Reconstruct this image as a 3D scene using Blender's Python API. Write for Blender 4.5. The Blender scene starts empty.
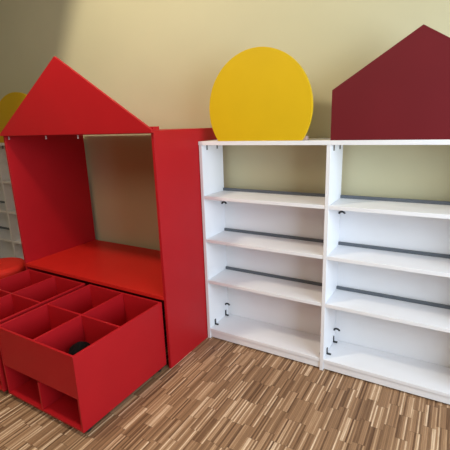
import bpy, bmesh, math
from mathutils import Vector, Matrix

C = bpy.context.scene.collection
PI = math.pi

# ------------------------------------------------------------------ materials
def new_mat(name):
    m = bpy.data.materials.new(name); m.use_nodes = True
    nt = m.node_tree; b = nt.nodes['Principled BSDF']
    return m, nt, b

def paint(name, col, rough=0.45, spec=0.3, var=0.04, scale=6.0, bump=0.0, bscale=220.0, metal=0.0):
    """laminate / paint with a slight procedural mottling"""
    m, nt, b = new_mat(name)
    L = nt.links
    geo = nt.nodes.new('ShaderNodeNewGeometry')
    n = nt.nodes.new('ShaderNodeTexNoise'); n.inputs['Scale'].default_value = scale; n.inputs['Detail'].default_value = 3
    L.new(geo.outputs['Position'], n.inputs['Vector'])
    r = nt.nodes.new('ShaderNodeMapRange')
    r.inputs['From Min'].default_value = 0.3; r.inputs['From Max'].default_value = 0.7
    r.inputs['To Min'].default_value = 1 - var; r.inputs['To Max'].default_value = 1 + var
    L.new(n.outputs['Fac'], r.inputs['Value'])
    mx = nt.nodes.new('ShaderNodeVectorMath'); mx.operation = 'SCALE'
    mx.inputs[0].default_value = col[:3]
    L.new(r.outputs['Result'], mx.inputs['Scale'])
    L.new(mx.outputs['Vector'], b.inputs['Base Color'])
    b.inputs['Roughness'].default_value = rough
    b.inputs['Specular IOR Level'].default_value = spec
    b.inputs['Metallic'].default_value = metal
    if bump:
        n2 = nt.nodes.new('ShaderNodeTexNoise'); n2.inputs['Scale'].default_value = bscale; n2.inputs['Detail'].default_value = 2
        L.new(geo.outputs['Position'], n2.inputs['Vector'])
        bp = nt.nodes.new('ShaderNodeBump'); bp.inputs['Strength'].default_value = bump; bp.inputs['Distance'].default_value = 0.002
        L.new(n2.outputs['Fac'], bp.inputs['Height']); L.new(bp.outputs['Normal'], b.inputs['Normal'])
    return m

def parquet():
    """industrial strip parquet: narrow on-edge oak strips in staggered blocks running away from the bookcases"""
    m, nt, b = new_mat('oak_strip_parquet'); L = nt.links
    def math_(op, a, bb=None, cc=None):
        n = nt.nodes.new('ShaderNodeMath'); n.operation = op
        for i, v in enumerate((a, bb, cc)):
            if v is None: continue
            if isinstance(v, (int, float)): n.inputs[i].default_value = v
            else: L.new(v, n.inputs[i])
        return n.outputs[0]
    def wn(x, y=None, z=None):
        c = nt.nodes.new('ShaderNodeCombineXYZ')
        for i, v in enumerate((x, y, z)):
            if v is not None: L.new(v, c.inputs[i])
        w = nt.nodes.new('ShaderNodeTexWhiteNoise'); w.noise_dimensions = '3D'
        L.new(c.outputs[0], w.inputs['Vector']); return w.outputs['Value']
    geo = nt.nodes.new('ShaderNodeNewGeometry')
    s = nt.nodes.new('ShaderNodeSeparateXYZ'); L.new(geo.outputs['Position'], s.inputs[0])
    X, Y = s.outputs['X'], s.outputs['Y']
    SW, BW, LEN = 0.0078, 0.0546, 0.165
    xs = math_('DIVIDE', math_('ADD', X, 10.0), SW)
    strip = math_('FLOOR', xs)
    blk = math_('FLOOR', math_('DIVIDE', math_('ADD', X, 10.0), BW))
    off = math_('MULTIPLY', wn(blk), 1.0)
    yy = math_('ADD', math_('DIVIDE', math_('ADD', Y, 10.0), LEN), off)
    row = math_('FLOOR', yy)
    v1 = wn(strip, row)
    v2 = wn(blk, row)
    # grain along the strip
    cv = nt.nodes.new('ShaderNodeCombineXYZ')
    L.new(math_('MULTIPLY', X, 260.0), cv.inputs[0]); L.new(math_('MULTIPLY', Y, 14.0), cv.inputs[1]); L.new(math_('MULTIPLY', v1, 37.0), cv.inputs[2])
    ng = nt.nodes.new('ShaderNodeTexNoise'); ng.inputs['Scale'].default_value = 1.0; ng.inputs['Detail'].default_value = 3
    L.new(cv.outputs[0], ng.inputs['Vector'])
    val = math_('ADD', math_('MULTIPLY', v1, 0.90), math_('ADD', math_('MULTIPLY', v2, 0.05), math_('MULTIPLY', math_('SUBTRACT', ng.outputs['Fac'], 0.5), 0.35)))
    ramp = nt.nodes.new('ShaderNodeValToRGB')
    e = ramp.color_ramp.elements
    e[0].position = 0.0; e[0].color = (0.115, 0.056, 0.028, 1)
    e[1].position = 1.0; e[1].color = (0.86, 0.66, 0.46, 1)
    for p, c in ((0.28, (0.255, 0.142, 0.074, 1)), (0.62, (0.355, 0.205, 0.110, 1)), (0.80, (0.49, 0.31, 0.18, 1))):
        k = e.new(p); k.color = c
    L.new(val, ramp.inputs['Fac'])
    # seams
    fx = math_('FRACT', xs); dx = math_('ABSOLUTE', math_('SUBTRACT', fx, 0.5))
    fy = math_('FRACT', yy); dy = math_('ABSOLUTE', math_('SUBTRACT', fy, 0.5))
    seam = math_('MAXIMUM', math_('GREATER_THAN', dx, 0.455), math_('GREATER_THAN', dy, 0.494))
    mix = nt.nodes.new('ShaderNodeMix'); mix.data_type = 'RGBA'
    L.new(math_('MULTIPLY', seam, 0.6), mix.inputs['Factor'])
    L.new(ramp.outputs['Color'], mix.inputs['A']); mix.inputs['B'].default_value = (0.05, 0.025, 0.012, 1)
    L.new(mix.outputs['Result'], b.inputs['Base Color'])
    b.inputs['Roughness'].default_value = 0.5
    b.inputs['Specular IOR Level'].default_value = 0.25
    bp = nt.nodes.new('ShaderNodeBump'); bp.inputs['Strength'].default_value = 0.25; bp.inputs['Distance'].default_value = 0.0006
    L.new(math_('SUBTRACT', v1, seam), bp.inputs['Height']); L.new(bp.outputs['Normal'], b.inputs['Normal'])
    return m

M = dict(
    wall=paint('beige_wall_paint', (0.60, 0.555, 0.36), 0.85, 0.15, 0.025, 1.6, 0.15, 160),
    ceil=paint('white_ceiling_paint', (0.78, 0.74, 0.66), 0.9, 0.1, 0.02),
    floor=parquet(),
    white=paint('white_laminate', (0.84, 0.84, 0.86), 0.42, 0.35, 0.015, 4, 0.06, 300),
    back=paint('white_backing_board', (0.86, 0.86, 0.88), 0.6, 0.2, 0.015, 4),
    red=paint('red_laminate', (0.44, 0.009, 0.014), 0.45, 0.22, 0.03, 5, 0.05, 300),
    red_lit=paint('red_laminate_lit', (0.60, 0.018, 0.012), 0.42, 0.22, 0.03, 5, 0.05, 300),  # red laminate with warm lamplight on the bench put into its colour
    redseat=paint('red_upholstery', (0.62, 0.022, 0.012), 0.7, 0.2, 0.05, 9, 0.3, 500),
    yellow=paint('yellow_laminate', (0.67, 0.43, 0.006), 0.5, 0.25, 0.03, 4),
    burg=paint('burgundy_laminate', (0.145, 0.009, 0.014), 0.5, 0.25, 0.04, 4),
    rail=paint('slate_grey_steel', (0.12, 0.135, 0.155), 0.45, 0.4, 0.03, 20),
    black=paint('black_metal', (0.02, 0.022, 0.025), 0.4, 0.4, 0.05, 30),
    fitting=paint('grey_metal_fitting', (0.20, 0.19, 0.18), 0.4, 0.5, 0.05, 30, metal=0.5),
    peg=paint('white_plastic_peg', (0.50, 0.36, 0.33), 0.4, 0.4, 0.02, 30),
    dark_lump=paint('near_black', (0.004, 0.003, 0.004), 0.9, 0.2, 0.2, 40),
    frame=paint('window_frame_paint', (0.75, 0.75, 0.74), 0.5, 0.3, 0.02),
    rubber=paint('black_rubber', (0.015, 0.015, 0.016), 0.6, 0.3, 0.05, 30),
)

# ------------------------------------------------------------------ helpers
def add_box(bm, x0, x1, y0, y1, z0, z1):
    vs = [bm.verts.new(p) for p in ((x0,y0,z0),(x1,y0,z0),(x1,y1,z0),(x0,y1,z0),(x0,y0,z1),(x1,y0,z1),(x1,y1,z1),(x0,y1,z1))]
    for f in ((0,3,2,1),(4,5,6,7),(0,1,5,4),(1,2,6,5),(2,3,7,6),(3,0,4,7)):
        bm.faces.new([vs[i] for i in f])

def add_prism(bm, pts, y0, y1):
    """outline in the XZ plane extruded along Y"""
    a = [bm.verts.new((x, y0, z)) for x, z in pts]; c = [bm.verts.new((x, y1, z)) for x, z in pts]
    bm.faces.new(a); bm.faces.new(c[::-1])
    n = len(pts)
    for i in range(n):
        bm.faces.new((a[i], c[i], c[(i+1) % n], a[(i+1) % n]))

def add_cyl(bm, p0, p1, r, n=16):
    p0 = Vector(p0); p1 = Vector(p1); d = (p1 - p0)
    q = d.to_track_quat('Z', 'Y').to_matrix()
    A = []; B = []
    for i in range(n):
        t = 2*PI*i/n; o = q @ Vector((math.cos(t)*r, math.sin(t)*r, 0))
        A.append(bm.verts.new(p0+o)); B.append(bm.verts.new(p1+o))
    bm.faces.new(A[::-1]); bm.faces.new(B)
    for i in range(n):
        bm.faces.new((A[i], A[(i+1) % n], B[(i+1) % n], B[i]))

def add_tube(bm, pts, r, n=8):
    for a, b in zip(pts[:-1], pts[1:]):
        add_cyl(bm, a, b, r, n)

def add_lathe(bm, prof, cx, cy, n=48):
    rings = []
    for r, z in prof:
        if r < 1e-6: rings.append([bm.verts.new((cx, cy, z))])
        else: rings.append([bm.verts.new((cx+r*math.cos(2*PI*i/n), cy+r*math.sin(2*PI*i/n), z)) for i in range(n)])
    for a, b in zip(rings[:-1], rings[1:]):
        for i in range(n):
            j = (i+1) % n
            if len(a) == 1 and len(b) == 1: continue
            if len(a) == 1: bm.faces.new((a[0], b[j], b[i]))
            elif len(b) == 1: bm.faces.new((a[i], a[j], b[0]))
            else: bm.faces.new((a[i], a[j], b[j], b[i]))

def obj(name, bm, m, parent=None, bevel=0.0, smooth=False, label=None):
    bmesh.ops.recalc_face_normals(bm, faces=bm.faces[:])
    if smooth:
        for f in bm.faces: f.smooth = True
    me = bpy.data.meshes.new(name); bm.to_mesh(me); bm.free()
    me.materials.append(M[m])
    o = bpy.data.objects.new(name, me); C.objects.link(o)
    if parent: 
        o.parent = parent
        o.matrix_parent_inverse = Matrix.Identity(4)
    if bevel:
        md = o.modifiers.new('bevel', 'BEVEL'); md.width = bevel; md.segments = 2; md.limit_method = 'ANGLE'
    if label: o['label'] = label
    return o

def box(name, x0, x1, y0, y1, z0, z1, m, parent=None, bevel=0.0012, label=None):
    bm = bmesh.new(); add_box(bm, x0, x1, y0, y1, z0, z1)
    return obj(name, bm, m, parent, bevel, label=label)

def thing(name, label, cat, loc=(0,0,0), group=None):
    o = bpy.data.objects.new(name, None); C.objects.link(o)
    o.empty_display_size = 0.1
    o.location = loc; o['label'] = label; o['category'] = cat
    if group: o['group'] = group
    return o

def tag(o, label, cat, group=None):
    o['label'] = label; o['category'] = cat
    if group: o['group'] = group
    return o

def struct(o):
    o['kind'] = 'structure'; return o

def dup(root, loc, label):
    r = root.copy(); C.objects.link(r); r.location = loc; r['label'] = label
    for ch in list(root.children):
        c = ch.copy(); C.objects.link(c); c.parent = r
        for g in list(ch.children):
            d = g.copy(); C.objects.link(d); d.parent = c
    return r

# ------------------------------------------------------------------ the room
XL, XR, YF, YB, ZC = -5.0, 3.0, -8.0, 0.30, 3.3
T = 0.12
struct(box('floor', XL-T, XR+T, YF-T, YB+T, -0.1, 0.0, 'floor', bevel=0))
struct(box('ceiling', XL-T, XR+T, YF-T, YB+T, ZC, ZC+0.1, 'ceil', bevel=0))
struct(box('wall_back', XL-T, XR+T, YB, YB+T, 0, ZC, 'wall', bevel=0))
struct(box('wall_left', XL-T, XL, YF, YB, 0, ZC, 'wall', bevel=0))
struct(box('wall_front', XL-T, XR+T, YF-T, YF, 0, ZC, 'wall', bevel=0))
# right wall with a window opening
WY0, WY1, WZ0, WZ1 = -2.7, -0.25, 0.70, 2.30
bm = bmesh.new()
add_box(bm, XR, XR+T, YF, WY0, 0, ZC); add_box(bm, XR, XR+T, WY1, YB, 0, ZC)
add_box(bm, XR, XR+T, WY0, WY1, 0, WZ0); add_box(bm, XR, XR+T, WY0, WY1, WZ1, ZC)
struct(obj('wall_right', bm, 'wall'))
bm = bmesh.new()
for y in (WY0, (WY0+WY1)/2-0.025, WY1-0.05): add_box(bm, XR+0.03, XR+0.09, y, y+0.05, WZ0, WZ1)
for z in (WZ0, WZ1-0.05): add_box(bm, XR+0.03, XR+0.09, WY0, WY1, z, z+0.05)
struct(obj('window_1', bm, 'frame'))

# ------------------------------------------------------------------ white bookcase with two bays (origin at its left front foot)
BW, PT, H, D = 0.794, 0.021, 1.334, 0.250
def make_bookcase(label):
    t = thing('bookcase', label, 'bookcase', (0,0,0))
    TW = 2*BW + PT*0.9
    posts = (0.0, BW-0.006, TW-PT)
    for x in posts:
        box('side_panel', x, x+PT, 0.0, D, 0.0, H-0.0235, 'white', t)
    box('top_board', -0.002, TW+0.002, -0.002, 0.29, H-0.023, H, 'white', t)
    for bay in range(2):
        x0 = posts[bay]+PT+0.0005; x1 = posts[bay+1]-0.0005
        bs = box('bottom_shelf', x0, x1, 0.002, D-0.002, 0.054, 0.0745, 'white', t)
        box('plinth', x0, x1, 0.008, 0.024, 0.010, 0.0535, 'white', t)
        bp = box('back_panel', x0-0.008, x1+0.008, D+0.0005, D+0.006, 0.03, 1.0, 'back', t)
        for z in (0.976, 0.6935, 0.4095):
            s = box('shelf', x0, x1, 0.002, D-0.016, z, z+0.0205, 'white', t)
            box('rail', x0, x1, D-0.0155, D-0.003, z+0.008, z+0.038, 'rail', s, label='dark grey steel rail along the back of the shelf')
        # dark fittings on the left-hand side panel of each bay
        for y, z in ((0.068, 0.0755), (0.212, 0.0785)):
            bm = bmesh.new()
            add_box(bm, x0, x0+0.005, y-0.0065, y+0.0065, z, z+0.040)
            add_box(bm, x0, x0+0.026, y-0.0065, y+0.0065, z, z+0.006)
            obj('angle_bracket', bm, 'black', t, 0.0008, label='small black angle bracket')
        for z in (0.160, 0.908):
            bm = bmesh.new()
            pts = []
            for i in range(9):
                a = PI*(0.98-0.9*i/8)
                pts.append((x0+0.019+0.017*math.cos(a), 0.212, z+0.014*math.sin(a)))
            add_tube(bm, pts, 0.0058)
            obj('curved_clip', bm, 'black', t, smooth=True, label='small black curved clip')
        for y in (0.055, 0.176):
            bm = bmesh.new(); add_box(bm, x0, x0+0.005, y-0.0045, y+0.0045, H-0.055, H-0.0245)
            obj('connector', bm, 'fitting', t, 0.0008, label='small grey metal connector under the top board')
    # little turned lock knob in the right corner of the left bay
    bm = bmesh.new(); add_cyl(bm, (posts[1]-0.0005, 0.035, 0.090), (posts[1]-0.010, 0.035, 0.090), 0.009, 16)
    obj('dowel_cap', bm, 'fitting', t, 0.0006)
    return t

bookcase = make_bookcase('white two-bay bookcase with empty shelves carrying the yellow disc and the burgundy house board')
bookcase2 = dup(bookcase, (-2.975, 0, 0), 'dim white bookcase at the left edge, half hidden behind the red playhouse')

# ------------------------------------------------------------------ boards standing on the bookcases
def arc_outline(cx, cz, r, zbase, n=96):
    a0 = math.asin((zbase-cz)/r)
    return [(cx+r*math.cos(a0+(PI-2*a0)*i/n), cz+r*math.sin(a0+(PI-2*a0)*i/n)) for i in range(n+1)]
TOP = H+0.0005
disc = thing('disc_board', 'bright yellow round board with a flat base standing on the white bookcase', 'board', (0.396, 0.01, TOP))
bm = bmesh.new(); add_prism(bm, arc_outline(0, 1.509-TOP, 0.3105, 0.0), -0.008, 0.011)
obj('panel', bm, 'yellow', disc, 0.0015)
for s in (-1, 1):
    box('support_block', s*0.262-0.014, s*0.262+0.014, 0.0115, 0.045, 0.0, 0.022, 'peg', disc, label='small pale block behind the foot of the board')

half = thing('arch_board', 'yellow arched board in shadow on the left bookcase, behind the red gable', 'board', (-1.788, 0.01, TOP))
bm = bmesh.new(); add_prism(bm, arc_outline(0, 0.0, 0.402, 0.0), -0.008, 0.011)
obj('panel', bm, 'yellow', half, 0.0015)

hb = thing('house_board', 'burgundy house-shaped board with a pointed top on the white bookcase', 'board', (1.188, 0.01, TOP))
bm = bmesh.new(); add_prism(bm, [(-0.383, 0), (0.383, 0), (0.383, 0.241), (0, 0.483), (-0.383, 0.241)], -0.008, 0.011)
obj('panel', bm, 'burg', hb, 0.0015)

# ------------------------------------------------------------------ red playhouse
RX0, RX1, RY0, RY1, RZ = -1.350, -0.004, -0.405, 0.262, 1.410
ph = thing('playhouse', 'tall red playhouse unit with triangular gable and open front above a bench', 'playhouse', (RX0, RY0, 0))
def P(name, x0, x1, y0, y1, z0, z1, m='red', bevel=0.0012, label=None):
    return box(name, x0-RX0, x1-RX0, y0-RY0, y1-RY0, z0, z1, m, ph, bevel, label)
P('side_panel', RX0, RX0+0.018, RY0, RY1, 0, RZ)
P('side_panel', RX1-0.018, RX1, RY0, RY1, 0, RZ)
P('roof_board', RX0+0.0185, RX1-0.0185, RY0, RY1, RZ-0.014, RZ)
P('bench_board', RX0+0.0185, RX1-0.0185, RY0-0.006, RY1, 0.450, 0.473, 'red_lit')
P('rear_board', RX0+0.0185, RX1-0.0185, RY1-0.018, RY1, 0.0, 0.4495)
P('batten', RX0+0.004, RX1-0.001, RY0+0.002, RY0+0.050, RZ+0.0005, RZ+0.021)
bm = bmesh.new()
gp = [(RX0-0.006, 1.400), (RX1+0.002, 1.400), (RX1+0.002, 1.415), (-0.686, 1.839), (RX0-0.006, 1.413)]
add_prism(bm, [(x-RX0, z) for x, z in gp], -0.0185, -0.0005)
obj('gable', bm, 'red', ph, 0.0015)
for x in (-1.318, -0.915, -0.612):
    bm = bmesh.new(); zt = RZ-0.0145
    add_cyl(bm, (x-RX0, 0.02, zt), (x-RX0, 0.02, zt-0.014), 0.004, 12)
    add_cyl(bm, (x-RX0, 0.02, zt-0.014), (x-RX0, 0.02, zt-0.021), 0.0055, 12)
    obj('peg', bm, 'peg', ph, label='tiny white peg under the gable')

# ------------------------------------------------------------------ red book crates on castors (origin at front right foot)
CW, CD, CH, CZ = 0.606, 0.625, 0.440, 0.030
def make_crate(label):
    t = thing('book_crate', label, 'crate', (0,0,0), None)
    k = 0.012
    x0, x1, y0, y1 = -CW, 0.0, 0.0, CD
    box('side_panel', x0, x0+k, y0, y1, CZ, CH, 'red', t)
    box('side_panel', x1-k, x1, y0, y1, CZ, CH, 'red', t)
    box('front_panel', x0+k+.0003, x1-k-.0003, y0+0.001, y0+k, 0.212, CH-0.0005, 'red', t)
    box('rear_panel', x0+k+.0003, x1-k-.0003, y1-k, y1-0.001, CZ+0.013, CH-0.0005, 'red', t)
    box('bottom_board', x0+k+.0003, x1-k-.0003, y0+0.001, y1-0.001, CZ, CZ+0.0125, 'red', t)
    box('tray_floor', x0+k+.0003, x1-k-.0003, y0+k+.0003, y1-k-.0003, 0.2, 0.2115, 'red', t)
    xm = x0+CW/2
    box('long_divider', xm-k/2, xm+k/2, y0+k+.0003, y1-k-.0003, 0.212, CH-0.001, 'red', t)
    ym = CD/2-0.01
    box('cross_divider', x0+k+.0003, xm-k/2-.0003, ym-k/2, ym+k/2, 0.212, CH-0.001, 'red', t)
    box('cross_divider', xm+k/2+.0003, x1-k-.0003, ym-k/2, ym+k/2, 0.212, CH-0.001, 'red', t)
    box('cubby_divider', xm-k/2-0.006, xm+k/2-0.006, y0+0.001, y1*0.5, CZ+0.013, 0.1995, 'red', t)
    box('cubby_back', x0+k+.0003, x1-k-.0003, y1*0.5+.0005, y1*0.5+k, CZ+0.013, 0.1995, 'red', t)
    for x in (x0+0.04, x1-0.022):
        for y in (0.045, CD-0.045):
            bm = bmesh.new()
            add_box(bm, x-0.018, x+0.018, y-0.018, y+0.018, CZ-0.0045, CZ-0.0005)
            c = obj('castor', bm, 'black', t, 0.0008, label='low black castor')
            bm = bmesh.new(); add_cyl(bm, (x-0.008, y, 0.0125), (x+0.008, y, 0.0125), 0.0125, 20)
            obj('wheel', bm, 'rubber', c, 0.001)
    return t
crate = make_crate('red four-compartment book crate on castors, nearest the camera and whole in view')
crate.location = (-0.030, -1.040, 0)
crate2 = dup(crate, (-0.672, -1.046, 0), 'second red book crate, cut off by the left edge beside the whole crate')

# near-black rounded lump in the front right compartment
bm = bmesh.new(); bmesh.ops.create_icosphere(bm, subdivisions=4, radius=1.0)
for v in bm.verts:
    d = v.co.copy()
    w = 1 + 0.06*math.sin(5*d.x+1) + 0.05*math.sin(7*d.y+2*d.z)
    v.co = Vector((d.x*0.075*w, d.y*0.062*w, max(d.z, -0.6)*0.085*w))
po = obj('dark_lump', bm, 'dark_lump', smooth=True)
po.location = (-0.232, -0.845, 0.2125+0.053); po.rotation_euler = (0, 0, 0.25)
tag(po, 'small dark rounded lump in the front right compartment of the whole crate', 'dark_lump')

# round red pouf at the left edge
PX, PY, PH = -1.640, -0.44, 0.432
pf = thing('pouf', 'low round red pouf at the left edge behind the second crate', 'stool', (PX, PY, 0))
bm = bmesh.new()
prof = [(0, PH)] + [(0.10, PH-0.001), (0.15, PH-0.004)] + [(0.15+0.045*math.sin(a), PH-0.045+0.041*math.cos(a)) for a in [PI/2*i/8 for i in range(1, 9)]] + [(0.195, PH-0.10), (0.193, PH-0.11)]
prof += [(0, PH-0.11)]
add_lathe(bm, prof, 0, 0); obj('cushion', bm, 'redseat', pf, smooth=True)
bm = bmesh.new()
add_lathe(bm, [(0, PH-0.1105), (0.187, PH-0.1105), (0.190, PH-0.12), (0.188, 0.02), (0.180, 0.0), (0, 0.0)], 0, 0)
obj('body', bm, 'red', pf, smooth=False)

# ------------------------------------------------------------------ lights
def area(name, loc, target, sx, sy, power, col, spread=PI):
    l = bpy.data.lights.new(name, 'AREA'); l.shape = 'RECTANGLE'; l.size = sx; l.size_y = sy; l.energy = power; l.color = col; l.spread = spread
    o = bpy.data.objects.new(name, l); C.objects.link(o); o.location = loc
    o.rotation_euler = (Vector(target)-Vector(loc)).to_track_quat('-Z', 'Y').to_euler(); return o
# daylight through the window in the right wall
area('window_light', (XR+0.02, (WY0+WY1)/2, (WZ0+WZ1)/2), (-1, (WY0+WY1)/2, (WZ0+WZ1)/2-0.5), WY1-WY0-0.1, WZ1-WZ0-0.1, 112, (0.71, 0.85, 1.0))
# spot lamp under the ceiling whose cone ends left of the gable
def spot(name, loc, direction, power, col, half, blend, r):
    l = bpy.data.lights.new(name, 'SPOT'); l.energy = power; l.color = col; l.spot_size = 2*math.radians(half); l.spot_blend = blend; l.shadow_soft_size = r
    o = bpy.data.objects.new(name, l); C.objects.link(o); o.location = loc
    o.rotation_euler = Vector(direction).to_track_quat('-Z', 'Y').to_euler(); return o
spot('ceiling_spot', (-0.60, -1.40, 3.2), (0.558, 0.503, -0.660), 130, (1.0, 0.90, 0.71), 60.5, 0.04, 0.13)
# added broad, dim warm fill below the ceiling, lifts the darker left side
area('ceiling_fill', (0.2, -4.0, ZC-0.02), (0.2, -4.0, 0), 2.6, 2.4, 44, (1.0, 0.86, 0.64))

w = bpy.data.worlds.new('World'); bpy.context.scene.world = w; w.use_nodes = True
w.node_tree.nodes['Background'].inputs['Color'].default_value = (0.75, 0.85, 1.0, 1)
w.node_tree.nodes['Background'].inputs['Strength'].default_value = 0.15

# ------------------------------------------------------------------ camera
cam = bpy.data.cameras.new('camera'); co = bpy.data.objects.new('camera', cam); C.objects.link(co)
R = Vector((0.86253978, 0.50498684, -0.03183423)); U = Vector((-0.09998155, 0.23177129, 0.9676186)); F = Vector((-0.49601292, 0.8314267, -0.25040133))
m = Matrix((R, U, -F)).transposed().to_4x4(); m.translation = Vector((1.36834, -2.01177, 1.43108))
co.matrix_world = m
cam.sensor_width = 36; cam.lens = 389.98/450*36; cam.clip_start = 0.02
bpy.context.scene.camera = co
vs = bpy.context.scene.view_settings
vs.view_transform = 'Standard'; vs.look = 'None'; vs.exposure = 0.0; vs.gamma = 1.0
